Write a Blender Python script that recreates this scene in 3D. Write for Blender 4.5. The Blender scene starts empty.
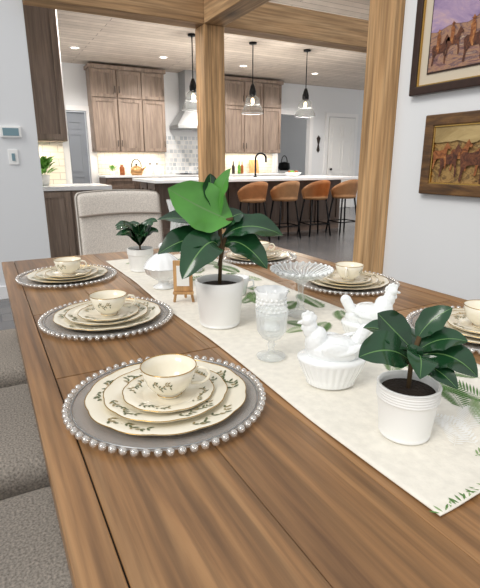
import bpy, bmesh, math, random
from mathutils import Vector, Matrix, noise, Euler
random.seed(4)
S=bpy.context.scene
def c(r,g,b):
    f=lambda v:((v/255)/12.92 if v/255<=0.04045 else ((v/255+0.055)/1.055)**2.4)
    return (f(r),f(g),f(b),1)
# ---------------------------------------------------------------- materials
def base(name):
    m=bpy.data.materials.new(name); m.use_nodes=True
    nt=m.node_tree; b=nt.nodes['Principled BSDF']
    return m,nt,b
def mk(name,col,rough=.5,metal=0,var=0,vs=20,bump=0,bs=200,trans=0,coat=0,emit=0,ior=1.45,spec=None,vscale=(1,1,1),bd=.004,vor=False):
    m,nt,b=base(name)
    b.inputs['Base Color'].default_value=col
    b.inputs['Roughness'].default_value=rough
    b.inputs['Metallic'].default_value=metal
    b.inputs['Transmission Weight'].default_value=trans
    b.inputs['Coat Weight'].default_value=coat
    b.inputs['IOR'].default_value=ior
    if spec is not None: b.inputs['Specular IOR Level'].default_value=spec
    if emit:
        b.inputs['Emission Color'].default_value=col; b.inputs['Emission Strength'].default_value=emit
    tc=nt.nodes.new('ShaderNodeTexCoord')
    mp=nt.nodes.new('ShaderNodeMapping'); mp.inputs['Scale'].default_value=vscale
    nt.links.new(tc.outputs['Object'],mp.inputs['Vector'])
    if var:
        n=nt.nodes.new('ShaderNodeTexNoise'); n.inputs['Scale'].default_value=vs; n.inputs['Detail'].default_value=4
        nt.links.new(mp.outputs[0],n.inputs['Vector'])
        r=nt.nodes.new('ShaderNodeValToRGB')
        r.color_ramp.elements[0].position=.3; r.color_ramp.elements[1].position=.7
        r.color_ramp.elements[0].color=tuple(x*(1-var) for x in col[:3])+(1,)
        r.color_ramp.elements[1].color=tuple(min(1,x*(1+var)) for x in col[:3])+(1,)
        nt.links.new(n.outputs['Fac'],r.inputs['Fac']); nt.links.new(r.outputs['Color'],b.inputs['Base Color'])
    if bump:
        if vor:
            n=nt.nodes.new('ShaderNodeTexVoronoi'); n.inputs['Scale'].default_value=bs; out=n.outputs['Distance']
        else:
            n=nt.nodes.new('ShaderNodeTexNoise'); n.inputs['Scale'].default_value=bs; n.inputs['Detail'].default_value=3; out=n.outputs['Fac']
        nt.links.new(mp.outputs[0],n.inputs['Vector'])
        bp=nt.nodes.new('ShaderNodeBump'); bp.inputs['Strength'].default_value=bump; bp.inputs['Distance'].default_value=bd
        nt.links.new(out,bp.inputs['Height']); nt.links.new(bp.outputs['Normal'],b.inputs['Normal'])
    return m
def paint(name,cols,scale,vscale=(1,1,1)):
    m,nt,b=base(name); L=nt.links.new
    tc=nt.nodes.new('ShaderNodeTexCoord'); mp=nt.nodes.new('ShaderNodeMapping'); mp.inputs['Scale'].default_value=vscale
    L(tc.outputs['Object'],mp.inputs['Vector'])
    n=nt.nodes.new('ShaderNodeTexNoise'); n.inputs['Scale'].default_value=scale; n.inputs['Detail'].default_value=8; n.inputs['Roughness'].default_value=.7; n.inputs['Distortion'].default_value=1.5
    L(mp.outputs[0],n.inputs['Vector'])
    r=nt.nodes.new('ShaderNodeValToRGB'); e=r.color_ramp.elements; k=len(cols)
    e[0].position=.32; e[0].color=cols[0]; e[1].position=.68; e[1].color=cols[-1]
    for i in range(1,k-1): q=e.new(.32+.36*i/(k-1)); q.color=cols[i]
    L(n.outputs['Fac'],r.inputs['Fac']); L(r.outputs['Color'],b.inputs['Base Color']); b.inputs['Roughness'].default_value=.7
    return m
def wood(name,dark,mid,light,axis=1,sc=14,rough=.4,isl=.25,stretch=.07,coat=0,lo=.82,wave=0,wmin=.87,knots=0,kmin=.34):
    m,nt,b=base(name); L=nt.links.new
    tc=nt.nodes.new('ShaderNodeTexCoord'); mp=nt.nodes.new('ShaderNodeMapping')
    s=[1,1,1]; s[axis]=stretch; mp.inputs['Scale'].default_value=s
    L(tc.outputs['Object'],mp.inputs['Vector'])
    ge=nt.nodes.new('ShaderNodeNewGeometry')
    ad=nt.nodes.new('ShaderNodeVectorMath'); ad.operation='ADD'
    ml=nt.nodes.new('ShaderNodeMath'); ml.operation='MULTIPLY'; ml.inputs[1].default_value=7
    L(ge.outputs['Random Per Island'],ml.inputs[0]); L(mp.outputs[0],ad.inputs[0]); L(ml.outputs[0],ad.inputs[1])
    n=nt.nodes.new('ShaderNodeTexNoise'); n.inputs['Scale'].default_value=sc; n.inputs['Detail'].default_value=6; n.inputs['Roughness'].default_value=.62; n.inputs['Distortion'].default_value=.9
    L(ad.outputs[0],n.inputs['Vector'])
    r=nt.nodes.new('ShaderNodeValToRGB'); e=r.color_ramp.elements
    e[0].position=.26; e[0].color=dark; e[1].position=.76; e[1].color=light
    k=e.new(.5); k.color=mid
    L(n.outputs['Fac'],r.inputs['Fac'])
    n2=nt.nodes.new('ShaderNodeTexNoise'); n2.inputs['Scale'].default_value=sc*9; n2.inputs['Detail'].default_value=3
    mp2=nt.nodes.new('ShaderNodeMapping'); s2=[1,1,1]; s2[axis]=stretch*.5; mp2.inputs['Scale'].default_value=s2
    L(tc.outputs['Object'],mp2.inputs['Vector']); L(mp2.outputs[0],n2.inputs['Vector'])
    mr=nt.nodes.new('ShaderNodeMapRange'); mr.inputs['From Min'].default_value=.35; mr.inputs['From Max'].default_value=.65; mr.inputs['To Min'].default_value=lo; mr.inputs['To Max'].default_value=1.1
    L(n2.outputs['Fac'],mr.inputs['Value'])
    mr2=nt.nodes.new('ShaderNodeMapRange'); mr2.inputs['To Min'].default_value=1-isl; mr2.inputs['To Max'].default_value=1+isl*.5
    L(ge.outputs['Random Per Island'],mr2.inputs['Value'])
    def mul(a,b_):
        mm=nt.nodes.new('ShaderNodeMath'); mm.operation='MULTIPLY'; L(a,mm.inputs[0]); L(b_,mm.inputs[1]); return mm.outputs[0]
    fac=mul(mr.outputs[0],mr2.outputs[0])
    if wave:
        wv=nt.nodes.new('ShaderNodeTexWave'); wv.bands_direction='X'; wv.inputs['Scale'].default_value=wave; wv.inputs['Distortion'].default_value=9; wv.inputs['Detail'].default_value=3; wv.inputs['Detail Scale'].default_value=.9; wv.inputs['Detail Roughness'].default_value=.6
        L(ad.outputs[0],wv.inputs['Vector'])
        m3=nt.nodes.new('ShaderNodeMapRange'); m3.inputs['To Min'].default_value=wmin; m3.inputs['To Max'].default_value=1.07; L(wv.outputs['Fac'],m3.inputs['Value'])
        fac=mul(fac,m3.outputs[0])
    if knots:
        mk_=nt.nodes.new('ShaderNodeMapping'); s3=[1,1,1]; s3[axis]=.45; mk_.inputs['Scale'].default_value=s3
        L(tc.outputs['Object'],mk_.inputs['Vector'])
        vo=nt.nodes.new('ShaderNodeTexVoronoi'); vo.inputs['Scale'].default_value=knots; L(mk_.outputs[0],vo.inputs['Vector'])
        m4=nt.nodes.new('ShaderNodeMapRange'); m4.inputs['From Min'].default_value=.04; m4.inputs['From Max'].default_value=.19; m4.inputs['To Min'].default_value=kmin; m4.inputs['To Max'].default_value=1
        L(vo.outputs['Distance'],m4.inputs['Value']); fac=mul(fac,m4.outputs[0])
    vm=nt.nodes.new('ShaderNodeVectorMath'); vm.operation='SCALE'
    L(r.outputs['Color'],vm.inputs[0]); L(fac,vm.inputs['Scale']); L(vm.outputs[0],b.inputs['Base Color'])
    b.inputs['Roughness'].default_value=rough; b.inputs['Coat Weight'].default_value=coat; b.inputs['Coat Roughness'].default_value=.25
    bp=nt.nodes.new('ShaderNodeBump'); bp.inputs['Strength'].default_value=.25; bp.inputs['Distance'].default_value=.001
    L(n2.outputs['Fac'],bp.inputs['Height']); L(bp.outputs['Normal'],b.inputs['Normal'])
    return m
def brick(name,c1,c2,mortar,w,h,swiz='XZ',ms=.004,rough=.3,offset=.5):
    m,nt,b=base(name); L=nt.links.new
    tc=nt.nodes.new('ShaderNodeTexCoord'); sp=nt.nodes.new('ShaderNodeSeparateXYZ'); cb=nt.nodes.new('ShaderNodeCombineXYZ')
    L(tc.outputs['Object'],sp.inputs[0]); L(sp.outputs[swiz[0]],cb.inputs[0]); L(sp.outputs[swiz[1]],cb.inputs[1])
    t=nt.nodes.new('ShaderNodeTexBrick'); t.inputs['Color1'].default_value=c1; t.inputs['Color2'].default_value=c2; t.inputs['Mortar'].default_value=mortar
    t.inputs['Scale'].default_value=1; t.inputs['Brick Width'].default_value=w; t.inputs['Row Height'].default_value=h; t.inputs['Mortar Size'].default_value=ms; t.offset=offset
    L(cb.outputs[0],t.inputs['Vector'])
    n=nt.nodes.new('ShaderNodeTexNoise'); n.inputs['Scale'].default_value=6; n.inputs['Detail'].default_value=5
    L(tc.outputs['Object'],n.inputs['Vector'])
    mr=nt.nodes.new('ShaderNodeMapRange'); mr.inputs['To Min'].default_value=.8; mr.inputs['To Max'].default_value=1.2; L(n.outputs['Fac'],mr.inputs['Value'])
    vm=nt.nodes.new('ShaderNodeVectorMath'); vm.operation='SCALE'; L(t.outputs['Color'],vm.inputs[0]); L(mr.outputs[0],vm.inputs['Scale'])
    L(vm.outputs[0],b.inputs['Base Color']); b.inputs['Roughness'].default_value=rough
    return m
def thinglass(name,tint,lo=.1,hi=.6,rough=.05,col=(.9,.92,.92,1),metal=0):
    m,nt,b=base(name); L=nt.links.new
    o=nt.nodes['Material Output']
    t=nt.nodes.new('ShaderNodeBsdfTransparent'); t.inputs[0].default_value=tint
    b.inputs['Base Color'].default_value=col; b.inputs['Roughness'].default_value=rough; b.inputs['Specular IOR Level'].default_value=1; b.inputs['Metallic'].default_value=metal
    lw=nt.nodes.new('ShaderNodeLayerWeight'); lw.inputs[0].default_value=.35
    mr=nt.nodes.new('ShaderNodeMapRange'); mr.inputs['To Min'].default_value=lo; mr.inputs['To Max'].default_value=hi
    L(lw.outputs['Facing'],mr.inputs['Value'])
    x=nt.nodes.new('ShaderNodeMixShader'); L(mr.outputs[0],x.inputs[0]); L(t.outputs[0],x.inputs[1]); L(b.outputs[0],x.inputs[2]); L(x.outputs[0],o.inputs['Surface'])
    return m
M_table=wood('table_wood',c(106,74,46),c(154,113,72),c(184,143,98),1,14,.36,.15,.06,coat=.08,lo=.72,wave=7,wmin=.82,knots=3.1,kmin=.72)
M_tdark=mk('table_groove',c(36,23,14),.6)
M_timber=wood('timber',c(158,118,74),c(202,160,112),c(226,190,144),2,7,.75,.05,.07,lo=.62,wave=4,wmin=.8,knots=2.6)
M_timberx=wood('timber_x',c(134,102,68),c(176,140,100),c(202,168,126),0,7,.75,.05,.07,lo=.66,knots=2.2)
M_timbery=wood('timber_y',c(134,102,68),c(176,140,100),c(202,168,126),1,7,.75,.05,.07,lo=.66,knots=2.2)
M_cab=wood('cabinet_wood',c(112,96,84),c(146,128,114),c(168,150,136),2,8,.5,.1,.1)
M_cabd=wood('island_wood',c(82,66,56),c(106,88,76),c(124,106,94),2,8,.5,.1,.1)
M_wall=mk('wall_paint',c(229,231,233),.85,bump=.05,bs=300)
M_trim=mk('trim_paint',c(240,240,240),.5)
M_ceil=brick('ceiling_planks',c(214,202,190),c(196,184,172),c(140,128,118),3.5,.14,'XY',.005,.7)
M_floor=brick('floor_tile',c(104,102,102),c(90,90,92),c(70,70,72),1.2,.2,'XY',.004,.22)
M_counter=mk('quartz_white',c(238,240,242),.2,var=.03,vs=5)
M_splash=brick('subway_tile',c(240,234,222),c(230,224,210),c(196,190,180),.16,.075,'XZ',.004,.2)
M_mosaic=brick('mosaic_tile',c(232,234,236),c(178,186,194),c(232,232,230),.09,.09,'XZ',.01,.3,0.3)
M_steel=mk('steel',c(176,178,180),.35,1)
M_black=mk('black_metal',c(18,18,20),.4,.6)
M_dark=mk('dark_wood',c(46,34,28),.5,var=.2,vs=30)
M_fabric=mk('tweed_fabric',c(184,175,164),.95,var=.42,vs=210,bump=.5,bs=330,bd=.0015)
M_fabricl=mk('tweed_fabric_light',c(218,211,202),.95,var=.18,vs=160,bump=.4,bs=260,bd=.0012)
M_pipe=mk('piping',c(150,140,130),.9)
M_leather=mk('tan_leather',c(168,124,84),.55,var=.1,vs=15)
M_china=mk('cream_china',c(245,238,219),.15,coat=.5)
M_gold=mk('gold_trim',c(196,160,92),.25,1)
M_leafprint=mk('leaf_print',c(94,104,72),.3)
M_leafprint2=mk('leaf_print_brown',c(156,138,94),.3)
M_milk=mk('milk_glass',c(247,249,249),.12,coat=.6)
M_milkf=mk('milk_glass_feathered',c(245,248,248),.14,coat=.5,bump=.7,bs=130,bd=.0014,vor=True)
M_pot=mk('white_ceramic',c(242,242,239),.3,coat=.2)
M_soil=mk('soil',c(40,30,22),.95,bump=1,bs=150)
M_leafd=mk('leaf_dark',c(28,66,38),.22,var=.35,vs=14,coat=.35)
M_leafb=mk('leaf_bright',c(80,142,58),.35,var=.18,vs=14,coat=.15)
M_vein=mk('leaf_vein',c(98,138,80),.4)
M_stem=mk('plant_stem',c(84,66,40),.8)
M_glass=thinglass('pressed_glass',(.96,.97,.97,1),.12,.75,.03,(.95,.97,.97,1))
M_thin=thinglass('charger_glass',(.93,.92,.9,1),.20,.46,.15,(.72,.71,.69,1))
M_bead=thinglass('bead_glass',(.95,.93,.9,1),.45,.85,.08,(.95,.94,.92,1),.7)
M_pend=thinglass('pendant_glass',(.88,.89,.88,1),.08,.55,.03,(.04,.04,.04,1))
M_linen=mk('linen',c(238,233,221),.95,var=.06,vs=60,bump=.6,bs=150,bd=.0016)
M_fern=mk('fern_print',c(96,134,74),.9,var=.2,vs=40)
M_fern2=mk('fern_print_light',c(144,170,118),.9)
M_petal=mk('petal_print',c(248,247,242),.9)
M_bulb=mk('bulb_glow',c(255,226,180),.5,emit=4)
M_down=mk('downlight_glow',c(255,240,220),.5,emit=6)
M_frame=mk('dark_frame',c(52,32,22),.35,var=.2,vs=40)
M_frameb=wood('bronze_frame',c(50,32,16),c(96,66,34),c(140,102,56),1,20,.4,.1,.2)
M_mat=mk('mat_board',c(206,194,174),.9)
M_art1=paint('painting_field',[c(64,44,48),c(136,100,96),c(170,130,100),c(100,76,86),c(196,166,134)],9,(1,.6,2))
M_artsky=paint('painting_sky',[c(126,108,150),c(168,144,172),c(206,172,160)],5,(1,.5,1.5))
M_artsky2=paint('painting_dust_sky',[c(130,108,68),c(166,142,94),c(196,172,122)],6,(1,.5,1.5))
M_art2=paint('painting_desert',[c(56,38,20),c(124,92,50),c(170,136,82),c(92,68,38),c(190,162,112)],11,(1,1,1.5))
M_horse=paint('painting_horse',[c(42,22,16),c(92,52,34),c(130,80,50)],30)
M_horse2=paint('painting_horse_tan',[c(82,42,20),c(148,88,46),c(190,134,80)],26)
M_plastic=mk('white_plastic',c(244,244,242),.4)
M_screen=mk('thermostat_screen',c(120,150,160),.2)
M_door=mk('painted_door',c(240,240,238),.5)
M_doord=mk('slate_door',c(140,146,154),.6)
M_copper=mk('copper',c(186,146,100),.3,.8)
M_herb=mk('herb_green',c(100,156,62),.7,var=.3,vs=40)
M_signwood=wood('sign_wood',c(160,116,70),c(200,154,102),c(220,178,126),2,20,.6,.1,.1)
M_orange=mk('jar_amber',c(150,84,40),.3)

# ---------------------------------------------------------------- builder
class B:
    def __init__(s): s.bm=bmesh.new(); s.mats=[]
    def mi(s,m):
        if m not in s.mats: s.mats.append(m)
        return s.mats.index(m)
    def add(s,t,m,smooth=False,M=None):
        if M is not None: bmesh.ops.transform(t,matrix=M,verts=t.verts)
        if m is not None:
            i=s.mi(m)
            for f in t.faces: f.material_index=i
        for f in t.faces: f.smooth=smooth
        me=bpy.data.meshes.new('tmp'); t.to_mesh(me); t.free(); s.bm.from_mesh(me); bpy.data.meshes.remove(me)
    def box(s,x0,x1,y0,y1,z0,z1,m,bev=0,seg=2,M=None,smooth=False):
        t=bmesh.new(); bmesh.ops.create_cube(t,size=1)
        for v in t.verts: v.co=Vector((x0+(v.co.x+.5)*(x1-x0),y0+(v.co.y+.5)*(y1-y0),z0+(v.co.z+.5)*(z1-z0)))
        if bev: bmesh.ops.bevel(t,geom=list(t.edges),offset=bev,segments=seg,profile=.5,affect='EDGES')
        s.add(t,m,smooth or bev>.012,M)
    def lathe(s,prof,m,seg=40,smooth=True,rmod=None,M=None,close=False):
        t=bmesh.new(); rings=[]
        for r,z in prof:
            if r<1e-5: rings.append([t.verts.new((0,0,z))])
            else:
                rg=[]
                for i in range(seg):
                    a=2*math.pi*i/seg; rr=r*(rmod(a,r,z) if rmod else 1)
                    rg.append(t.verts.new((rr*math.cos(a),rr*math.sin(a),z)))
                rings.append(rg)
        for a,b in zip(rings,rings[1:]):
            if len(a)==1 and len(b)==1: continue
            for i in range(seg):
                j=(i+1)%seg
                if len(a)==1: t.faces.new((a[0],b[i],b[j]))
                elif len(b)==1: t.faces.new((a[i],b[0],a[j]))
                else: t.faces.new((a[i],b[i],b[j],a[j]))
        bmesh.ops.recalc_face_normals(t,faces=t.faces)
        s.add(t,m,smooth,M)
    def tube(s,pts,r,m,seg=8,M=None):
        pts=[Vector(p) for p in pts]; t=bmesh.new(); rings=[]
        n=len(pts); rs=r if isinstance(r,(list,tuple)) else [r]*n
        for k,p in enumerate(pts):
            d=(pts[min(k+1,n-1)]-pts[max(k-1,0)]).normalized()
            u=d.orthogonal() if k==0 else (u-d*u.dot(d)); u=u.normalized(); w=d.cross(u)
            rings.append([t.verts.new(p+(u*math.cos(2*math.pi*i/seg)+w*math.sin(2*math.pi*i/seg))*rs[k]) for i in range(seg)])
        for a,b in zip(rings,rings[1:]):
            for i in range(seg): j=(i+1)%seg; t.faces.new((a[i],a[j],b[j],b[i]))
        t.faces.new(rings[0][::-1]); t.faces.new(rings[-1]); s.add(t,m,True,M)
    def ell(s,p,sc,m,rot=(0,0,0),u=20,v=12,M=None):
        t=bmesh.new(); bmesh.ops.create_uvsphere(t,u_segments=u,v_segments=v,radius=1)
        X=Matrix.Translation(p)@Euler(rot).to_matrix().to_4x4()@Matrix.Diagonal((*sc,1))
        s.add(t,m,True,X if M is None else M@X)
    def poly(s,pts,m,smooth=False):
        t=bmesh.new(); t.faces.new([t.verts.new(p) for p in pts]); s.add(t,m,smooth)
    def leaf(s,p0,ctl,p1,W,N,m,mv,power=1.15,fold=.22):
        p0,ctl,p1,N=map(Vector,(p0,ctl,p1,N)); t=bmesh.new(); n=18
        cols=[-1,-.85,-.6,-.35,-.035,.035,.35,.6,.85,1]; R=[]
        ph=random.uniform(0,6)
        for k in range(n+1):
            q=k/n; P=p0*(1-q)**2+ctl*2*q*(1-q)+p1*q*q
            T=((ctl-p0)*(1-q)+(p1-ctl)*q).normalized(); Nn=(N-T*N.dot(T)).normalized(); Lt=T.cross(Nn)
            w=W*.5*max(.0,math.sin(math.pi*min(1,q**power)))**.75 if 0<k<n else .0008
            if k==0: w=.0012
            w*=1+.04*math.sin(q*22+ph)
            R.append([t.verts.new(P+Lt*(x*w)+Nn*(abs(x)**1.5*w*fold+ .10*w*math.sin(q*13+x*1.5+ph)*abs(x))) for x in cols])
        iv=s.mi(mv); im=s.mi(m)
        for a,b in zip(R,R[1:]):
            for i in range(len(cols)-1):
                f=t.faces.new((a[i],a[i+1],b[i+1],b[i])); f.material_index=iv if i==4 else im
        s.add(t,None,True)
    def done(s,name,loc=(0,0,0),rz=0):
        me=bpy.data.meshes.new(name); s.bm.to_mesh(me); s.bm.free()
        for m in s.mats: me.materials.append(m)
        return place(name,me,loc,rz)
def place(name,me,loc=(0,0,0),rz=0):
    o=bpy.data.objects.new(name,me); S.collection.objects.link(o); o.location=loc; o.rotation_euler=(0,0,math.radians(rz)); return o
def box1(name,a,m,bev=0):
    b=B(); b.box(*a,m,bev); return b.done(name)

TZ=.76
# ---------------------------------------------------------------- room shell
box1('floor',(-3,11,-3,12.5,-.1,0),M_floor)
CZ=2.95
box1('ceiling',(-3,11,4.35,12.5,CZ,CZ+.1),M_ceil)
WE=.468
box1('wall_left',(-3,WE,4.5,4.62,0,CZ),M_wall,.004)
box1('baseboard_left',(-3,WE,4.485,4.5,0,.11),M_trim)
box1('wall_right',(2.10,2.24,-2.5,2.05,0,CZ),M_wall)
box1('baseboard_right',(2.085,2.10,-2.5,2.05,0,.12),M_trim)
b=B(); Y0,Y1=9.9,10.02
b.box(-1,1.2,Y0,Y1,0,CZ,M_wall); b.box(1.2,1.95,Y0,Y1,2.12,CZ,M_wall); b.box(1.95,6.35,Y0,Y1,0,CZ,M_wall)
b.box(6.35,7.27,Y0,Y1,2.26,CZ,M_wall); b.box(7.27,11,Y0,Y1,0,CZ,M_wall)
b.done('wall_back')
box1('wall_hall',(5,9,12.2,12.32,0,CZ),M_wall)
b=B(); b.box(-1,.93,5.82,5.94,0,CZ,M_wall); b.done('wall_nook')
box1('wall_kitchen_left',(.83,.93,5.95,9.89,0,CZ),M_wall)
def panel_door(name,x0,x1,y,z1,m,rows=3):
    b=B(); b.box(x0,x1,y,y+.04,0.01,z1,m,.003)
    w=(x1-x0)
    for cx in (0,1):
        a=x0+w*(.12+.42*cx); e=a+w*.34
        zs=[.15,.95,1.75,z1-.12] if rows==3 else [.15,z1-.12]
        for q in range(len(zs)-1):
            z0_,z1_=zs[q]+.04,zs[q+1]-.04
            for bx in ((a,e,z0_,z0_+.03),(a,e,z1_-.03,z1_),(a,a+.03,z0_+.031,z1_-.031),(e-.03,e,z0_+.031,z1_-.031)):
                b.box(bx[0],bx[1],y-.012,y,bx[2],bx[3],m)
    b.ell((x0+w*.08,y-.05,1.0),(.03,.03,.03),M_black); b.box(x0+w*.07,x0+w*.09,y-.05,y,.99,1.01,M_black)
    return b.done(name)
panel_door('door_1',1.22,1.93,9.95,2.1,M_doord)
panel_door('door_2',7.86,8.68,9.85,2.25,M_door)
b=B()
for (x0,x1,zt) in ((1.2,1.95,2.12),(6.35,7.27,2.26),(7.84,8.70,2.27)):
    b.box(x0-.09,x0,9.868,9.899,0,zt+.09,M_trim); b.box(x1,x1+.09,9.868,9.899,0,zt+.09,M_trim); b.box(x0,x1,9.868,9.899,zt,zt+.09,M_trim)
b.done('trim_doors')
box1('timber_post',(1.965,2.175,4.345,4.555,0,2.379),M_timber,.008)
box1('timber_post',(2.04,2.25,2.052,2.262,0,2.379),M_timber,.008)
box1('timber_beam',(WE+.005,6.2,4.345,4.555,2.38,2.65),M_timberx,.006)
box1('timber_beam',(1.965,2.175,-2.4,4.34,2.38,2.65),M_timbery,.006)

# ---------------------------------------------------------------- kitchen cabinets
def cabinet(name,x0,x1,yf,yb,z0,z1,cols,rows,toe=False,crown=False,m=M_cab,handles=True):
    b=B(); b.box(x0,x1,yf,yb,z0,z1,m)
    if crown: b.box(x0-.03,x1+.03,yf-.05,yb,z1,z1+.07,m,.01)
    w=(x1-x0)/cols; zs=[z0+(z1-z0)*r for r in rows]
    for i in range(cols):
        for q in range(len(zs)-1):
            a,e=x0+i*w+.012,x0+(i+1)*w-.012; p,t=zs[q]+.012,zs[q+1]-.012; f=.055
            b.box(a,a+f,yf-.028,yf-.001,p,t,m); b.box(e-f,e,yf-.028,yf-.001,p,t,m)
            b.box(a+f,e-f,yf-.028,yf-.001,p,p+f,m); b.box(a+f,e-f,yf-.028,yf-.001,t-f,t,m)
            b.box(a+f,e-f,yf-.012,yf-.001,p+f,t-f,m)
            if handles:
                hx=e-.03 if i%2==0 else a+.03
                zz=p+.08 if z0>1 else t-.2
                b.tube([(hx,yf-.05,zz),(hx,yf-.05,zz+.12)],.006,M_black,6)
    return b.done(name)
cabinet('upper_cabinet',2.0,3.43,9.55,9.89,1.37,2.84,3,[0,.66,1],crown=True)
cabinet('upper_cabinet',4.76,6.2,9.55,9.89,1.37,2.84,3,[0,.66,1],crown=True)
cabinet('base_cabinet',2.1,6.2,9.3,9.89,.0,.88,7,[.1,.75,1],m=M_cabd)
box1('back_countertop',(2.08,6.22,9.26,9.88,.882,.92),M_counter,.004)
box1('backsplash',(2.1,6.2,9.885,9.898,.922,1.368),M_splash)
box1('mosaic_backsplash',(3.5,4.7,9.86,9.884,.93,1.7),M_mosaic)
b=B()
def frust(b,x0,x1,y0,y1,z0,X0,X1,Yb0,Yb1,z1,m):
    t=bmesh.new()
    lo=[t.verts.new(p) for p in ((x0,y0,z0),(x1,y0,z0),(x1,y1,z0),(x0,y1,z0))]
    hi=[t.verts.new(p) for p in ((X0,Yb0,z1),(X1,Yb0,z1),(X1,Yb1,z1),(X0,Yb1,z1))]
    t.faces.new(lo[::-1]); t.faces.new(hi)
    for i in range(4): j=(i+1)%4; t.faces.new((lo[i],lo[j],hi[j],hi[i]))
    b.add(t,m)
frust(b,3.62,4.52,9.35,9.85,1.9,3.86,4.28,9.5,9.85,2.2,M_steel); b.box(3.86,4.28,9.5,9.85,2.2,CZ-.002,M_steel)
b.box(3.62,4.52,9.35,9.85,1.84,1.9,M_steel); b.done('range_hood')
b=B(); b.box(3.7,4.45,9.35,9.8,.922,.935,M_black)
for x in (3.85,4.3):
    for y in (9.47,9.68): b.tube([(x+.09*math.cos(a*.524),y+.09*math.sin(a*.524),.94) for a in range(13)],.006,M_black,6)
b.done('cooktop')
cabinet('upper_cabinet',.02,.86,5.45,5.81,1.38,2.82,2,[0,1],crown=True)
cabinet('base_cabinet',.02,1.2,5.23,5.81,0,.88,3,[.1,1])
box1('nook_countertop',(0,1.23,5.19,5.81,.882,.925),M_counter,.004)
box1('nook_backsplash',(.02,.86,5.806,5.818,.926,1.38),M_splash)
b=B(); b.box(2.25,5.7,6.75,7.5,0,.88,M_cabd)
for i in range(6):
    a=2.25+i*.575+.02; e=a+.535
    for bx in ((a,e,.12,.2),(a,e,.78,.86),(a,a+.07,.2,.78),(e-.07,e,.2,.78)): b.box(bx[0],bx[1],6.725,6.749,bx[2],bx[3],M_cabd)
for y0 in (6.77,7.15):
    for bx in ((y0,y0+.33,.12,.2),(y0,y0+.33,.78,.86),(y0,y0+.07,.2,.78),(y0+.26,y0+.33,.2,.78)): b.box(2.225,2.249,bx[0],bx[1],bx[2],bx[3],M_cabd)
b.done('kitchen_island')
box1('island_countertop',(2.12,5.8,6.4,7.56,.882,.925),M_counter,.005)
b=B(); b.tube([(0,0,0),(0,0,.3)]+[(0,-.09+.09*math.cos(a),.3+.09*math.sin(a)) for a in [i*.3 for i in range(1,11)]]+[(0,-.18,.24)],.016,M_black,8)
b.lathe([(0,0),(.03,0),(.03,.02),(0,.02)],M_black,16); b.tube([(0,0,.1),(.08,0,.13)],.007,M_black,6); b.done('kitchen_faucet',(4.15,7.15,.925),50)
# stools
b=B(); t=bmesh.new(); R=[]
for i in range(25):
    a=math.radians(-115+230*i/24); h=.07+.23*max(0,math.cos(a*.62))**1.4
    R.append([t.verts.new(((.20+.03*v)*math.sin(a),-(.19+.05*v)*math.cos(a),.60+h*v)) for v in (0,.25,.5,.75,1)])
for p,q in zip(R,R[1:]):
    for k in range(4): t.faces.new((p[k],p[k+1],q[k+1],q[k]))
bmesh.ops.solidify(t,geom=t.faces[:],thickness=.022); b.add(t,M_leather,True)
b.lathe([(0,.585),(.17,.585),(.2,.6),(.205,.63),(.18,.655),(0,.66)],M_leather,32)
for sx in (-1,1):
    for sy in (-1,1): b.tube([(sx*.13,sy*.12,.59),(sx*.2,sy*.19,.0)],.014,M_black,8)
fr=[(sx*.183,sy*.174,.2) for sx,sy in ((-1,-1),(1,-1),(1,1),(-1,1),(-1,-1))]
for p,q in zip(fr,fr[1:]): b.tube([p,q],.010,M_black,6)
o=b.done('bar_stool',(3.58,6.25,0))
for x in (4.16,4.76,5.36): place('bar_stool',o.data,(x,6.25,0),random.uniform(-6,6))
# pendants
b=B()
b.lathe([(0,CZ),(.06,CZ),(.06,CZ-.025),(0,CZ-.025)],M_black,20); b.tube([(0,0,CZ-.02),(0,0,2.3)],.008,M_black,6)
b.lathe([(0,2.36),(.02,2.36),(.035,2.32),(.055,2.25),(.055,2.2),(.03,2.17),(0,2.17)],M_black,20)
b.lathe([(.045,2.235),(.05,2.19),(.10,2.15),(.115,2.1),(.12,2.05),(.17,1.96),(.175,1.92)],M_pend,32)
b.tube([(.175*math.cos(a*math.pi/16),.175*math.sin(a*math.pi/16),1.92) for a in range(33)],.005,M_steel,6)
b.tube([(.118*math.cos(a*math.pi/16),.118*math.sin(a*math.pi/16),2.06) for a in range(33)],.003,M_steel,6)
b.ell((0,0,2.11),(.028,.028,.045),M_bulb,u=12,v=8)
o=b.done('pendant_lamp',(2.95,6.95,0))
for x in (3.97,5.0): place('pendant_lamp',o.data,(x,6.95,0))
for x in (2.95,3.97,5.0):
    l=bpy.data.lights.new('pendant_bulb','POINT'); l.energy=30; l.color=(1,.93,.84); l.shadow_soft_size=.02
    lo=bpy.data.objects.new('pendant_bulb',l); lo.location=(x,6.95,2.03); S.collection.objects.link(lo)
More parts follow.
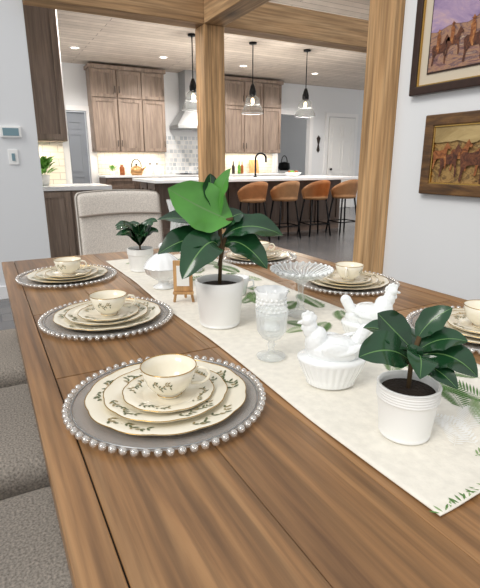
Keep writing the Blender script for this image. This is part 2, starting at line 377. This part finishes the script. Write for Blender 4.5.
# downlights
dl=[(1.3,5.6),(1.6,8.6),(3.1,8.6),(4.7,8.6),(6.4,8.6),(3.4,5.5),(5.2,5.5),(7.3,6.6)]
b=B(); b.lathe([(0,CZ-.004),(.06,CZ-.004)],M_down,24); b.lathe([(.06,CZ-.001),(.06,CZ-.008),(.085,CZ-.006),(.085,CZ-.001)],M_trim,24); me=None
for i,(x,y) in enumerate(dl):
    if me is None: o=b.done('recessed_downlight',(x,y,0)); me=o.data
    else: place('recessed_downlight',me,(x,y,0))
    l=bpy.data.lights.new('downlight_spot','SPOT'); l.energy=115; l.spot_size=math.radians(150); l.spot_blend=.6; l.color=(1,.94,.88); l.shadow_soft_size=.05
    lo=bpy.data.objects.new('downlight_spot',l); lo.location=(x,y,CZ-.03); S.collection.objects.link(lo)
for (x0,x1,y,e) in ((2.1,3.35,9.72,7),(4.85,6.1,9.72,7),(.1,.8,5.65,4)):
    l=bpy.data.lights.new('undercabinet_lamp','AREA'); l.shape='RECTANGLE'; l.size=x1-x0; l.size_y=.03; l.energy=e; l.color=(1,.86,.66)
    lo=bpy.data.objects.new('undercabinet_lamp',l); lo.location=((x0+x1)/2,y,1.362); S.collection.objects.link(lo)
def lat(name,prof,m,loc,seg=24): b=B(); b.lathe(prof,m,seg); return b.done(name,loc)
b=B(); b.lathe([(0,0),(.1,0),(.125,.05),(.11,.13),(.05,.18),(0,.185)],M_copper,24); b.ell((0,0,.2),(.02,.02,.02),M_black)
b.tube([(.1*math.cos(a),0,.15+.16*math.sin(a)) for a in [i*math.pi/8 for i in range(9)]],.01,M_black,6); b.tube([(.1,0,.08),(.19,0,.17)],[.025,.012],M_copper,8); b.done('tea_kettle',(2.75,9.45,.921),-30)
lat('utensil_crock',[(0,0),(.06,0),(.07,.08),(.06,.16),(.05,.16),(.055,.02),(0,.02)],M_pot,(3.3,9.6,.921))
b=B(); b.lathe([(0,0),(.055,0),(.06,.09),(.05,.17),(.03,.19),(.03,.2),(0,.2)],M_pot,20); b.ell((0,0,.215),(.02,.02,.02),M_black); o=b.done('ceramic_canister',(3.08,9.6,.921)); place('ceramic_canister',o.data,(3.18,9.46,.921))
lat('storage_jar',[(0,0),(.05,0),(.05,.15),(.03,.17),(.03,.2),(0,.2)],M_orange,(2.5,9.6,.921))
bp_=[(0,0),(.035,0),(.035,.16),(.012,.2),(.012,.27),(0,.27)]
lat('oil_bottle',bp_,M_dark,(5.0,9.6,.921)); lat('oil_bottle',bp_,M_orange,(5.25,9.65,.921)); lat('oil_bottle',bp_,M_herb,(5.12,9.55,.921))
b=B(); b.lathe([(0,0),(.08,0),(.15,.07),(.14,.07),(.07,.015),(0,.01)],M_pot,32)
for k in range(5): b.ell((.06*math.cos(k*1.257),.06*math.sin(k*1.257),.065),(.04,.04,.038),M_herb if k%2 else M_orange,u=12,v=8)
b.done('fruit_bowl',(4.9,7.1,.926))
b=B(); b.box(-.12,.12,-.01,.01,0,.3,M_signwood,.004,M=Matrix.Rotation(-.17,4,'X')); b.done('cutting_board',(5.65,9.78,.925))
b=B(); b.lathe([(0,0),(.11,0),(.11,.14),(.105,.15),(.09,.16),(0,.165)],M_steel,24); b.ell((0,0,.18),(.02,.02,.015),M_black)
for sx in (-1,1): b.tube([(sx*.11,0,.12),(sx*.14,0,.12),(sx*.14,0,.09),(sx*.11,0,.09)],.006,M_black,6)
b.done('stock_pot',(4.3,9.66,.947))
def bushy(name,loc,s=1,n=60):
    b=B(); b.lathe([(0,0),(.045*s,0),(.06*s,.09*s),(.055*s,.09*s),(.045*s,.075*s),(0,.075*s)],M_pot,24)
    for i in range(n):
        a=random.uniform(0,6.28); r=random.uniform(.01,.1)*s; z=(.1+random.uniform(0,.12))*s
        p=Vector((r*math.cos(a),r*math.sin(a),z)); d=Vector((math.cos(a),math.sin(a),.6))*.045*s
        b.leaf(p*.6+Vector((0,0,.03*s)),p+Vector((0,0,.02*s)),p+d,.03*s,(0,0,1),M_herb,M_vein)
    return b.done(name,loc)
bushy('potted_herb',(.58,5.5,.926),1.25,80)
bushy('potted_herb',(2.3,9.55,.921),.8,30)
b=B(); b.lathe([(0,0),(.12,.0),(.17,.06),(.15,.2),(0,.24)],M_black,20); b.tube([(.1*math.cos(a),0,.2+.2*math.sin(a)) for a in [i*math.pi/8 for i in range(9)]],.012,M_black,6)
b.done('handbag',(7.55,11.4,.95)); box1('console_table',(6.5,7.9,11.2,11.7,0,.95),M_pot,.01)
b=B(); b.lathe([(0,.0),(.05,.06),(.02,.2),(.06,.35),(.0,.42)],M_dark,16,M=Matrix.Diagonal((1,.3,1,1))); b.done('wall_carving',(7.55,9.88,1.4))
b=B(); b.box(.185,.345,4.478,4.5,1.36,1.45,M_plastic,.006); b.box(.205,.325,4.475,4.4785,1.375,1.435,M_screen); b.done('thermostat')
b=B(); b.box(.225,.3,4.49,4.5,1.145,1.265,M_plastic,.003); b.box(.25,.275,4.484,4.4905,1.175,1.235,M_screen,.002); b.done('light_switch')

# ---------------------------------------------------------------- paintings on right wall
WX=2.10
hs=[(0,0),(.03,.3),(.0,.45),(-.02,.62),(.06,.7),(.3,.68),(.45,.72),(.56,.92),(.62,1.0),(.66,.93),(.78,.8),(.75,.73),(.66,.76),(.62,.6),(.6,.42),(.64,.2),(.62,0),(.57,0),(.56,.25),(.5,.4),(.2,.38),(.1,.25),(.06,0)]
def horse(b,y,z,s,x,m,fl=1):
    b.poly([(x,y-fl*p[0]*s,z+p[1]*s) for p in hs],m)
def rider(b,y,z,s,x,m):
    b.poly([(x,y-p[0]*s,z+p[1]*s) for p in ((.2,.5),(.22,.8),(.2,1.0),(.26,1.08),(.25,1.16),(.2,1.17),(.26,1.2),(.3,1.28),(.36,1.2),(.42,1.17),(.35,1.14),(.35,1.07),(.4,1),(.42,.75),(.36,.5),(.38,.3),(.32,.3))],m)
def painting(y0,y1,z0,z1,fw,fm,matw,am,sky,skm):
    b=B(); d=.035
    b.box(WX-d,WX,y0,y1,z0,z0+fw,fm,.006); b.box(WX-d,WX,y0,y1,z1-fw,z1,fm,.006)
    b.box(WX-d,WX,y0,y0+fw,z0+fw*.8,z1-fw*.8,fm,.006); b.box(WX-d,WX,y1-fw,y1,z0+fw*.8,z1-fw*.8,fm,.006)
    for (a,e,p,q) in ((y0+fw*.95,y1-fw*.95,z0+fw*.95,z0+fw*1.12),(y0+fw*.95,y1-fw*.95,z1-fw*1.12,z1-fw*.95),(y0+fw*.95,y0+fw*1.12,z0+fw*1.12,z1-fw*1.12),(y1-fw*1.12,y1-fw*.95,z0+fw*1.12,z1-fw*1.12)):
        b.box(WX-.028,WX-.01,a,e,p,q,M_gold,.001,1)
    b.box(WX-.015,WX-.002,y0+fw*.5,y1-fw*.5,z0+fw*.5,z1-fw*.5,M_mat if matw else am)
    if matw:
        f=fw+matw; b.box(WX-.019,WX-.0151,y0+f-.008,y1-f+.008,z0+f-.008,z1-f+.008,M_frame)
        b.box(WX-.021,WX-.0191,y0+f,y1-f,z0+f,z1-f,am)
    f=fw+matw; x=WX-.0225
    H=z1-z0-2*f; n=14
    rid=[(x,y1-f-(y1-y0-2*f)*i/n,z0+f+H*(sky+.10*noise.noise(Vector((i*.7,y0*5,0))))) for i in range(n+1)]
    b.poly(rid+[(x,y0+f,z1-f),(x,y1-f,z1-f)],skm)
    return b
b=painting(1.25,1.94,1.50,2.06,.042,M_frame,.06,M_art1,.55,M_artsky)
for y,z,s_ in ((1.82,1.63,.13),(1.74,1.66,.12),(1.64,1.62,.16),(1.50,1.64,.16)):
    horse(b,y,z,s_,WX-.0235,M_horse); rider(b,y,z+.02,s_*.85,WX-.0245,M_horse2)
b.done('framed_western_painting')
b=painting(1.2,1.81,1.0,1.395,.055,M_frameb,0,M_art2,.72,M_artsky2)
for y,z,s_,m in ((1.745,1.13,.13,M_horse2),(1.70,1.09,.16,M_horse),(1.64,1.12,.15,M_horse2),(1.58,1.07,.2,M_horse),(1.5,1.1,.18,M_horse2),(1.4,1.07,.22,M_horse),(1.35,1.12,.15,M_horse2)):
    horse(b,y,z,s_,WX-.0235-.002*random.random(),m)
b.done('framed_horse_painting')

# ---------------------------------------------------------------- dining table
b=B(); x0,x1,y0,y1=.030,1.25,.03,2.16; z0,z1=TZ-.035,TZ
g=.0019
b.box(x0,x0+.046,y0,y1,z0,z1,M_table,.002); b.box(x1-.046,x1,y0,y1,z0,z1,M_table,.002)
xi0,xi1=x0+.046+g,x1-.046-g
ys=[y0,.89,1.33,y1]
nb=7; w=(xi1-xi0)/nb
for k in range(3):
    a,e=ys[k]+(g if k else 0),ys[k+1]-(g if k<2 else 0)
    off=[0]+[i*w+random.uniform(-.02,.02) for i in range(1,nb)]+[xi1-xi0]
    if k==0: OFF=off
    for i in range(nb):
        b.box(xi0+OFF[i],xi0+OFF[i+1]-.0007,a,e,z0,z1,M_table,.0009,1)
b.box(x0+.01,x1-.01,y0+.01,y1-.01,z0-.006,z0+.03,M_tdark)
b.box(x0+.06,x1-.06,y0+.06,y1-.06,z0-.09,z0-.006,M_table)
for lx in (x0+.06,x1-.15):
    for ly in (y0+.06,y1-.15): b.box(lx,lx+.09,ly,ly+.09,0,z0-.01,M_table,.005)
b.done('dining_table')

# ---------------------------------------------------------------- runner
RX0,RX1,RY0,RY1=.42,.85,.29,1.96
def rz(x,y):
    return TZ+.0035+.0012*noise.noise(Vector((x*14,y*10,0)))+(.006*(1-(y-RY0)/.03)*(.5+.5*math.sin(x*40)) if y<RY0+.03 else 0)
t=bmesh.new(); nx,ny=44,160; G=[]
for j in range(ny+1):
    row=[]
    for i in range(nx+1):
        x=RX0+(RX1-RX0)*i/nx; y=RY0+(RY1-RY0)*j/ny
        xx=x+.004*math.sin(y*9)*(1 if i in(0,nx) else .5)
        row.append((xx,y,rz(xx,y)))
    G.append(row)
top=[[t.verts.new(p) for p in r] for r in G]; bot=[[t.verts.new((p[0],p[1],p[2]-.0018)) for p in r] for r in G]
for j in range(ny):
    for i in range(nx):
        t.faces.new((top[j][i],top[j][i+1],top[j+1][i+1],top[j+1][i])); t.faces.new((bot[j][i],bot[j+1][i],bot[j+1][i+1],bot[j][i+1]))
for i in range(nx): t.faces.new((top[0][i],bot[0][i],bot[0][i+1],top[0][i+1])); t.faces.new((top[ny][i],top[ny][i+1],bot[ny][i+1],bot[ny][i]))
for j in range(ny): t.faces.new((top[j][0],top[j+1][0],bot[j+1][0],bot[j][0])); t.faces.new((top[j][nx],bot[j][nx],bot[j+1][nx],top[j+1][nx]))
b=B(); b.add(t,M_linen,True)
def pleaf(b,p,ang,l,w,m,zf,n=5):
    d=Vector((math.cos(ang),math.sin(ang),0)); q=Vector((-d.y,d.x,0)); pts=[]
    for k in range(n+1):
        s_=k/n; pts.append(p+d*l*s_+q*w*.5*math.sin(math.pi*s_))
    for k in range(n-1,0,-1):
        s_=k/n; pts.append(p+d*l*s_-q*w*.5*math.sin(math.pi*s_))
    pts=[Vector((v.x,v.y,zf(v.x,v.y))) for v in pts]
    b.poly(pts,m)
RZ=lambda x,y: rz(x,y)+.0007
def inr(x,y): return RX0+.008<x<RX1-.008 and RY0+.006<y<RY1-.01
def frond(x,y,ang,L,m,lw=.30):
    N=max(10,int(L/.0058)); cur=random.choice((-.5,.35,.5)); px,py=x,y
    for k in range(N):
        s_=k/N; a=ang+cur*s_; px+=L/N*math.cos(a); py+=L/N*math.sin(a); p=Vector((px,py,0)); l=L*lw*math.sin(math.pi*(.12+.86*s_))**.8
        if not inr(px,py): continue
        pleaf(b,p,a+math.pi,L/N*1.1,.0014,m,RZ,2)
        for sd in (-1,1):
            aa=a+sd*.95; ll=l
            while ll>.004 and not inr(px+math.cos(aa)*ll,py+math.sin(aa)*ll): ll*=.7
            pleaf(b,p,aa,ll,.0034,m,RZ,4)
F_,F2=M_fern,M_fern2
for (x,y,a,L,m) in ((.66,.44,.9,.15,F_),(.72,.42,1.5,.15,F_),(.62,.34,.7,.14,F2),(.66,.50,1.5,.10,F2),(.79,.50,1.9,.14,F_),(.70,.33,1.3,.10,F_),(.56,.345,-.1,.10,F2),
   (.66,.60,.6,.13,F_),(.78,.66,1.2,.14,F_),(.82,.62,2.3,.13,F2),(.62,.70,.2,.10,F2),(.80,.82,1.6,.14,F_),(.64,.82,.9,.12,F_),(.60,.88,.3,.10,F2),(.70,.86,1.9,.10,F_),
   (.80,1.00,1.2,.15,F_),(.64,1.04,.2,.14,F_),(.66,1.12,1.0,.13,F2),(.82,1.18,2.1,.14,F_),(.62,1.15,.4,.12,F_),(.62,1.32,.2,.14,F_),(.70,1.38,.9,.15,F_),(.82,1.36,1.9,.14,F2),
   (.56,1.48,.3,.15,F_),(.80,1.5,1.5,.16,F_),(.66,1.56,1.1,.14,F2),(.58,1.78,.2,.15,F_),(.82,1.66,2.2,.16,F_),(.68,1.72,.9,.14,F2),(.55,1.62,1.2,.12,F2),(.47,1.86,.2,.1,F2)):
    frond(x,y,a,L,m)
# pale embroidered sprays
for (x,y,a) in ((.555,.375,.5),(.585,.36,1.2),(.60,.40,.2)): frond(x,y,a,.085,M_petal,.36)
for i in range(90):
    x=RX0+.004+i*.0047; pleaf(b,Vector((x,RY0+.002,0)),random.uniform(.3,2.6),.013,.003,random.choice((F_,F2,M_linen)),RZ,3)
b.done('table_runner')

# ---------------------------------------------------------------- crockery
def plate_prof(R,z0,zr,flat,th=.0024):
    top=[(0,z0),(R*flat,z0),(R*(flat+.06),z0+.0015),(R*(flat+.12),z0+(zr-z0)*.42),(R*.99,zr),(R,zr-.0006)]
    bot=[(R*.985,zr-th),(R*(flat+.1),z0-th*.6),(R*flat,z0-th),(0,z0-th)]
    return top,bot
def pz(top,r):
    for (a,za),(b_,zb) in zip(top,top[1:]):
        if a<=r<=b_: return za+(zb-za)*(r-a)/(b_-a+1e-9)
    return top[-1][1]
def china(R,z0,zr,flat,sprays,ls,sc):
    b=B(); top,bot=plate_prof(R,z0,zr,flat)
    rm=(lambda a,r,z: 1+sc*abs(math.sin(a*6))*(r/R)**4)
    b.lathe(top+bot,M_china,96,rmod=rm)
    n=96
    ring=[(R*.997*rm(2*math.pi*i/n,R,0)*math.cos(2*math.pi*i/n),R*.997*rm(2*math.pi*i/n,R,0)*math.sin(2*math.pi*i/n),zr) for i in range(n+1)]
    b.tube(ring,.0008,M_gold,5)
    zf=lambda x,y: pz(top,math.hypot(x,y))+.0007
    rc=R*(flat+1)/2*1.02
    for k in range(sprays):
        a0=2*math.pi*k/sprays+.4
        for q in range(10):
            a=a0+(q-4.5)*.07*(.135/R)**.5; r=rc+.05*R*math.sin(q*1.1); p=Vector((r*math.cos(a),r*math.sin(a),0))
            pleaf(b,p,a+math.pi/2,.075*r,.0008,M_leafprint2,zf,3)
            for sd in (-1,1):
                if random.random()<.8: pleaf(b,p,a+math.pi/2+sd*(.7+random.uniform(-.3,.4)),ls*random.uniform(.6,1.1),ls*.34,random.choice((M_leafprint,M_leafprint,M_leafprint2)),zf,4)
    return b
def leafy_cup():
    b=B(); out=[(0,0),(.021,0),(.022,.003),(.018,.006),(.029,.011),(.038,.022),(.043,.036),(.0475,.053)]
    inn=[(.0465,.053),(.0415,.037),(.0365,.023),(.027,.013),(0,.01)]
    b.lathe(out+inn,M_china,48)
    n=48; b.tube([(.047*math.cos(2*math.pi*i/n),.047*math.sin(2*math.pi*i/n),.0532) for i in range(n+1)],.0009,M_gold,5)
    b.tube([(.0215*math.cos(2*math.pi*i/n),.0215*math.sin(2*math.pi*i/n),.003) for i in range(n+1)],.0008,M_gold,5)
    b.tube([(.044,0,.044),(.054,0,.049),(.064,0,.047),(.070,0,.038),(.066,0,.028),(.056,0,.021),(.038,0,.02)],.0028,M_china,8)
    def rr(z): 
        for (r0,z0_),(r1,z1_) in zip(out[3:],out[4:]):
            if z0_<=z<=z1_: return r0+(r1-r0)*(z-z0_)/(z1_-z0_)
        return .047
    for s0 in (-1.75,-3.6,1.4):
        for q in range(9):
            a=s0+(q-4)*.09; z=.033+.006*math.sin(q*1.2)
            for sd in (-1,1):
                an=sd*(.8+random.uniform(-.3,.3)); pts=[]
                for (u,v) in ((0,0),(.0032,.0014),(.007,0),(.0032,-.0014)):
                    du=u*math.cos(an)-v*math.sin(an); dv=u*math.sin(an)+v*math.cos(an)
                    zz=z+dv; aa=a+du/.043; R_=rr(zz)+.0005; pts.append((R_*math.cos(aa),R_*math.sin(aa),zz))
                b.poly(pts,random.choice((M_leafprint,M_leafprint2)))
    return b
b=B(); top,bot=plate_prof(.163,.004,.011,.72,.0025); b.lathe(top+bot,M_thin,72)
for i in range(62):
    a=2*math.pi*i/62; b.ell((.166*math.cos(a),.166*math.sin(a),.0105),(.0062,.0062,.0062),M_bead,u=10,v=7)
n=72; b.tube([(.157*math.cos(2*math.pi*i/n),.157*math.sin(2*math.pi*i/n),.0112) for i in range(n+1)],.0012,M_steel,5)
mesh_ch=b.done('charger_plate').data
mesh_dp=china(.135,.0082,.0185,.66,5,.013,.02).done('dinner_plate').data
mesh_sp=china(.104,.0118,.0215,.64,4,.011,.02).done('salad_plate').data
mesh_sc=china(.077,.0150,.0225,.55,4,.009,.02).done('saucer').data
mesh_tc=leafy_cup().done('teacup').data
for n_ in ('charger_plate','dinner_plate','salad_plate','saucer','teacup'): bpy.data.objects.remove(bpy.data.objects[n_])
settings=[(.2355,.705),(.2487,1.20),(.23,1.735),(1.025,.67),(1.055,1.19),(1.01,1.72)]
for i,(x,y) in enumerate(settings):
    r=random.uniform(0,360)
    place('charger_plate',mesh_ch,(x,y,TZ+.0005),r)
    place('dinner_plate',mesh_dp,(x+.002,y,TZ+.0005),r+20)
    place('salad_plate',mesh_sp,(x,y+.002,TZ+.0005),r+70)
    place('saucer',mesh_sc,(x+.004,y,TZ+.0005),r+10)
    place('teacup',mesh_tc,(x+.004,y-.004,TZ+.0162),(-28,-20,-35,-150,-140,-30)[i])

# ---------------------------------------------------------------- centrepieces
RT=TZ+.0052
Rv=Vector((.8805,-.4741,0)); Dv=Vector((-.4741,-.8805,0))
def L(r,d,z): return Rv*r+Dv*d+Vector((0,0,z))
def pot(b,R,H,ribs=True):
    pr=[(0,0),(R*.78,0),(R*.82,.004)]
    n=10
    for i in range(n+1):
        z=.004+(H*.72-.004)*i/n; pr.append((R*(.82+.12*i/n),z))
    if ribs:
        for i in range(5):
            z=H*(.74+.05*i); pr+= [(R*.955,z),(R*.985,z+H*.015),(R*.985,z+H*.03),(R*.955,z+H*.045)]
    pr+=[(R,H*.985),(R*.98,H),(R*.9,H),(R*.87,H*.93),(R*.85,H*.85)]
    b.lathe(pr,M_pot,48); b.lathe([(R*.86,H*.86),(R*.4,H*.9),(0,H*.91)],M_soil,24)
def plant(name,loc,R,H,stems,leaves,ribs=True):
    b=B(); pot(b,R,H,ribs)
    for s_ in stems: b.tube([L(*p) for p in s_],.0035 if R<.055 else .005,M_stem,8)
    for (p0,ct,p1,W,N,m) in leaves:
        b.leaf(L(*p0),L(*ct),L(*p1),W,L(*N),m,M_vein)
    return b.done(name,loc)
D_,G_=M_leafd,M_leafb
plant('potted_fiddle_leaf_fig',(.4906,1.019,RT),.062,.115,[[(0,0,.1),(.005,0,.2),(.0,0,.27)],[(0,0,.15),(.015,.0,.22)],[(.0,0,.24),(.02,0,.262),(.035,0,.265)]],[
 ((.035,.0,.262),(-.02,.0,.275),(-.115,.03,.338),.125,(.15,.85,.5),G_),
 ((.005,0,.27),(-.005,-.01,.33),(.030,.0,.382),.05,(-.7,.6,.2),G_),
 ((.0,0,.27),(-.02,-.02,.33),(-.02,-.02,.37),.05,(.4,.8,.3),D_),
 ((.01,0,.22),(.06,.02,.275),(.155,.0,.225),.08,(0,.55,.8),D_),
 ((0,0,.21),(-.05,.02,.285),(-.145,.02,.265),.06,(0,.4,.9),D_),
 ((0,0,.2),(-.05,.03,.25),(-.14,.06,.19),.08,(-.1,.6,.7),D_),
 ((0,0.01,.2),(-.02,.06,.25),(-.08,.10,.14),.09,(-.1,.9,.5),D_),
 ((.01,0,.2),(.05,.03,.24),(.115,.06,.155),.075,(.3,.7,.6),D_),
 ((0,0,.19),(.04,-.04,.24),(.11,-.08,.2),.07,(.2,.2,.9),D_),
 ((0,0,.2),(-.03,-.05,.25),(-.08,-.1,.22),.07,(-.2,.1,.9),D_),
 ((.01,0,.24),(.03,.0,.28),(.06,-.02,.275),.045,(.1,.6,.7),D_),
],ribs=False)
plant('potted_rubber_plant',(.5175,.435,RT),.046,.082,[[(0,0,.07),(.0,0,.12),(.008,0,.155)]],[
 ((.005,0,.15),(.015,.0,.18),(.05,.0,.198),.036,(-.5,.7,.5),D_),
 ((.0,0,.135),(-.03,.0,.165),(-.055,.0,.19),.05,(.3,.8,.4),D_),
 ((0,0,.115),(-.04,.03,.16),(-.088,.04,.14),.056,(-.1,.7,.7),D_),
 ((.005,0,.13),(.03,.01,.165),(.068,.02,.155),.040,(.1,.5,.8),D_),
 ((.0,0,.12),(.04,.02,.155),(.078,.04,.11),.052,(.3,.7,.6),D_),
 ((0,.0,.12),(.0,.04,.16),(-.012,.065,.12),.045,(0,.9,.5),D_),
 ((0,.0,.11),(.02,-.04,.15),(.05,-.07,.13),.045,(0,.2,.9),D_),
 ((0,.0,.12),(-.02,-.04,.16),(-.06,-.05,.15),.045,(0,.2,.9),D_),
 ((.0,0,.115),(.02,.03,.13),(.045,.055,.10),.034,(.2,.9,.5),D_)])
lv=[]
for i in range(16):
    a=i*2.4; rr_=.05+.025*random.random(); z=.13+.06*random.random()
    lv.append(((0,0,.09),(rr_*.5*math.cos(a),rr_*.5*math.sin(a),z+.02),(rr_*1.25*math.cos(a)-.02,rr_*1.25*math.sin(a),z-.005),.045,(0,.4,.8),D_))
plant('potted_peperomia',(.495,1.715,RT),.05,.085,[[(0,0,.07),(0,0,.11)]],lv)

def make_hen():
    bm=B()
    E=bm.ell
    E((0.004,0,.066),(.052,.038,.028),M_milk)
    E((-.030,0,.084),(.020,.022,.028),M_milk,(0,.3,0))
    E((-.041,0,.106),(.0125,.0115,.018),M_milk,(0,.25,0))
    E((-.046,0,.122),(.0120,.0105,.0105),M_milk)
    E((-.059,0,.119),(.007,.0035,.0035),M_milk,(0,-.2,0))
    for dx,dz in ((-.054,.131),(-.047,.135),(-.040,.133),(-.034,.127)): E((dx,0,dz),(.0048,.0028,.007),M_milk)
    E((-.055,0,.109),(.0035,.003,.006),M_milk)
    for k in range(4): E((.044+.004*k,0,.082+.007*k),(.012,.014-.002*k,.014),M_milk,(0,.7,0))
    for sy in(-1,1):
        E((.006,sy*.032,.072),(.032,.008,.016),M_milk,(0,.2,0))
        for k in range(3): E((.018+.008*k,sy*(.037-.003*k),.073+.005*k),(.022,.005,.004),M_milk,(0,-.25,0))
    o=bm.done('hen_tmp'); md=o.modifiers.new('r','REMESH'); md.mode='VOXEL'; md.voxel_size=.0014
    ms=o.modifiers.new('s','SMOOTH'); ms.iterations=3; ms.factor=.5
    dg=bpy.context.evaluated_depsgraph_get(); hm=bpy.data.meshes.new_from_object(o.evaluated_get(dg)); bpy.data.objects.remove(o)
    b=B(); b.mi(M_milkf); b.bm.from_mesh(hm)
    for f in b.bm.faces: f.smooth=True; f.material_index=0
    b.lathe([(0,0),(.038,0),(.043,.004),(.041,.010),(.046,.02),(.052,.034),(.056,.046),(.060,.050),(.060,.054),(.054,.057),(0,.057)],M_milk,144,
        rmod=lambda a,r,z: 1+(.05*abs(math.sin(a*14)) if .008<z<.049 and r>.03 else 0),M=Matrix.Diagonal((1.05,.82,1,1)))
    return b
mesh_h=make_hen().done('milk_glass_hen_dish',(.5246,.6196,RT),-28).data
place('milk_glass_hen_dish',mesh_h,(.725,.735,RT),-205)
b=B(); b.lathe([(0,0),(.034,0),(.036,.004),(.018,.012),(.016,.022),(.035,.034),(.055,.05),(.06,.066),(.062,.068)],M_milk,72,rmod=lambda a,r,z:1+(.03*math.cos(a*12) if z>.03 else 0))
b.lathe([(.063,.069),(.06,.073),(.05,.09),(.03,.108),(.012,.116),(.006,.122),(.010,.13),(.012,.138),(.006,.146),(0,.148)],M_milk,72,rmod=lambda a,r,z:1+(.025*math.cos(a*12) if r>.02 else 0))
b.done('milk_glass_candy_dish',(.485,1.43,RT))
b=B(); b.lathe([(0,0),(.024,0),(.026,.004),(.03,.03),(.036,.055),(.034,.055),(.028,.03),(.022,.008),(0,.007)],M_milk,60,rmod=lambda a,r,z:1+(.03*math.cos(a*12) if z>.01 else 0))
b.tube([(.03,0,.045),(.048,0,.045),(.05,0,.028),(.03,0,.018)],.003,M_milk,8)
b.done('milk_glass_creamer',(.66,1.24,RT),-30)

b=B(); pr=[(0,0),(.026,0),(.028,.004),(.016,.012),(.016,.02),(.03,.034),(.036,.055),(.034,.078),(.042,.1),(.0395,.1),(.031,.078),(.033,.055),(.027,.036),(0,.03)]
b.lathe(pr,M_milk,48,rmod=lambda a,r,z:1+(.05*math.sin(a*10) if z>.095 else 0))
for k,z in enumerate((.04,.05,.06,.07,.08)):
    r={.04:.0325,.05:.0355,.06:.036,.07:.0348,.08:.0345}[z]
    for i in range(18):
        a=(i+.5*(k%2))*2*math.pi/18; b.ell((r*math.cos(a),r*math.sin(a),z),(.0042,.0042,.0042),M_milk,u=8,v=6)
b.done('milk_glass_hobnail_vase',(.585,.925,RT))
b=B(); b.lathe([(0,0),(.03,0),(.031,.003),(.008,.009),(.006,.02),(.009,.028),(.006,.036),(.02,.044),(.03,.06),(.033,.09),(.034,.105),(.032,.105),(.031,.09),(.028,.062),(.018,.05),(0,.046)],M_glass,96,
  rmod=lambda a,r,z:1+(.04*abs(math.sin(a*9)) if .045<z<.088 else 0)); b.done('crystal_goblet',(.492,.775,RT))
b=B(); sc=lambda a,r,z:1+(.035*math.cos(a*14) if r>.055 else 0)
b.lathe([(0,0),(.038,0),(.04,.003),(.014,.012),(.008,.03),(.012,.045),(.007,.06),(.01,.085),(.03,.098),(.062,.108),(.08,.122),(.078,.126),(.06,.113),(.03,.103),(0,.099)],M_glass,84,rmod=sc)
for k in range(28):
    a=k*math.pi/14; b.ell((.08*math.cos(a),.08*math.sin(a),.125),(.0045,.0045,.0045),M_milk,u=8,v=6)
for k in range(28):
    a=k*math.pi/14; b.tube([(.025*math.cos(a),.025*math.sin(a),.1035),(.055*math.cos(a+.15),.055*math.sin(a+.15),.1135),(.076*math.cos(a),.076*math.sin(a),.1265)],.0020,M_milk,5)
b.done('glass_compote',(.715,.985,RT))
b=B(); b.lathe([(0,0),(.045,0),(.048,.006),(.02,.02),(.016,.04),(.03,.06),(.06,.09),(.072,.14),(.066,.2),(.08,.265),(.0775,.265),(.0625,.2),(.068,.14),(.056,.093),(.026,.066),(0,.06)],M_glass,72,
 rmod=lambda a,r,z:1+(.03*math.cos(a*18) if z>.07 else 0)); b.done('crystal_vase',(.66,1.62,RT))
b=B(); 
for sx in (-1,1): b.tube([(sx*.028,0,0),(sx*.006,.012,.12)],.004,M_signwood,8)
b.tube([(0,.05,0),(0,.012,.11)],.004,M_signwood,8); b.box(-.03,.03,-.012,.0,.025,.033,M_signwood,.001)
b.box(-.028,.028,-.006,-.001,.034,.125,M_signwood,.001); b.box(-.018,.018,-.008,-.0061,.05,.11,M_petal); b.done('wooden_easel_sign',(.48,1.24,RT),-28)

# ---------------------------------------------------------------- chairs
def chair(mf):
    b=B()
    b.box(-.245,.245,-.25,.25,.38,.50,mf,.045,5)
    b.box(-.235,.235,-.24,.24,.33,.385,mf,.012,2)
    t=bmesh.new(); bmesh.ops.create_cube(t,size=1)
    for v in t.verts: v.co=Vector((v.co.x*.49,v.co.y*.085,v.co.z*.58))
    bmesh.ops.subdivide_edges(t,edges=t.edges[:],cuts=7,use_grid_fill=True)
    bmesh.ops.bevel(t,geom=[e for e in t.edges if len(e.link_faces)==2 and e.calc_face_angle(0)>.5],offset=.03,segments=4,profile=.5,affect='EDGES')
    for v in t.verts:
        z=v.co.z+.29
        v.co=Vector((v.co.x*(1-.04*z),.255+v.co.y+.12*z-.35*v.co.x**2,.43+z-.35*v.co.x**2*z))
    b.add(t,mf,True)
    b.tube([(x,.205+.12*.45-.35*x*x,.43+.45-.35*.45*x*x) for x in [-.235+.47*i/12 for i in range(13)]],.006,M_pipe,8)
    for sx in (-1,1):
        b.tube([(sx*.2,-.2,.34),(sx*.21,-.21,0)],[.022,.014],M_dark,8); b.tube([(sx*.2,.2,.34),(sx*.21,.27,0)],[.022,.014],M_dark,8)
    return b
chair(M_fabricl).done('dining_chair',(.685,2.46,0),0)
m2=chair(M_fabric).done('dining_chair',(-.17,.72,0),90).data
place('dining_chair',m2,(-.17,1.27,0),90); place('dining_chair',m2,(-.17,1.84,0),90)

# ---------------------------------------------------------------- lights
w=bpy.data.worlds.new('World'); S.world=w; w.use_nodes=True
w.node_tree.nodes['Background'].inputs[0].default_value=(.975,.985,1,1); w.node_tree.nodes['Background'].inputs[1].default_value=.84
s=bpy.data.lights.new('daylight','SUN'); s.energy=1.6; s.angle=.4; s.color=(1,.96,.9)
so=bpy.data.objects.new('daylight',s); so.rotation_euler=(math.radians(14),math.radians(-46),0); S.collection.objects.link(so)
S.view_settings.view_transform='Standard'
cd=bpy.data.cameras.new('camera'); cam=bpy.data.objects.new('camera',cd); S.collection.objects.link(cam)
cd.sensor_fit='HORIZONTAL'; cd.sensor_width=36; cd.lens=35.03; cd.clip_start=.02
cam.location=(0,0,1.16); cam.rotation_euler=(math.radians(90-15.7),0,math.radians(-28.3)); S.camera=cam
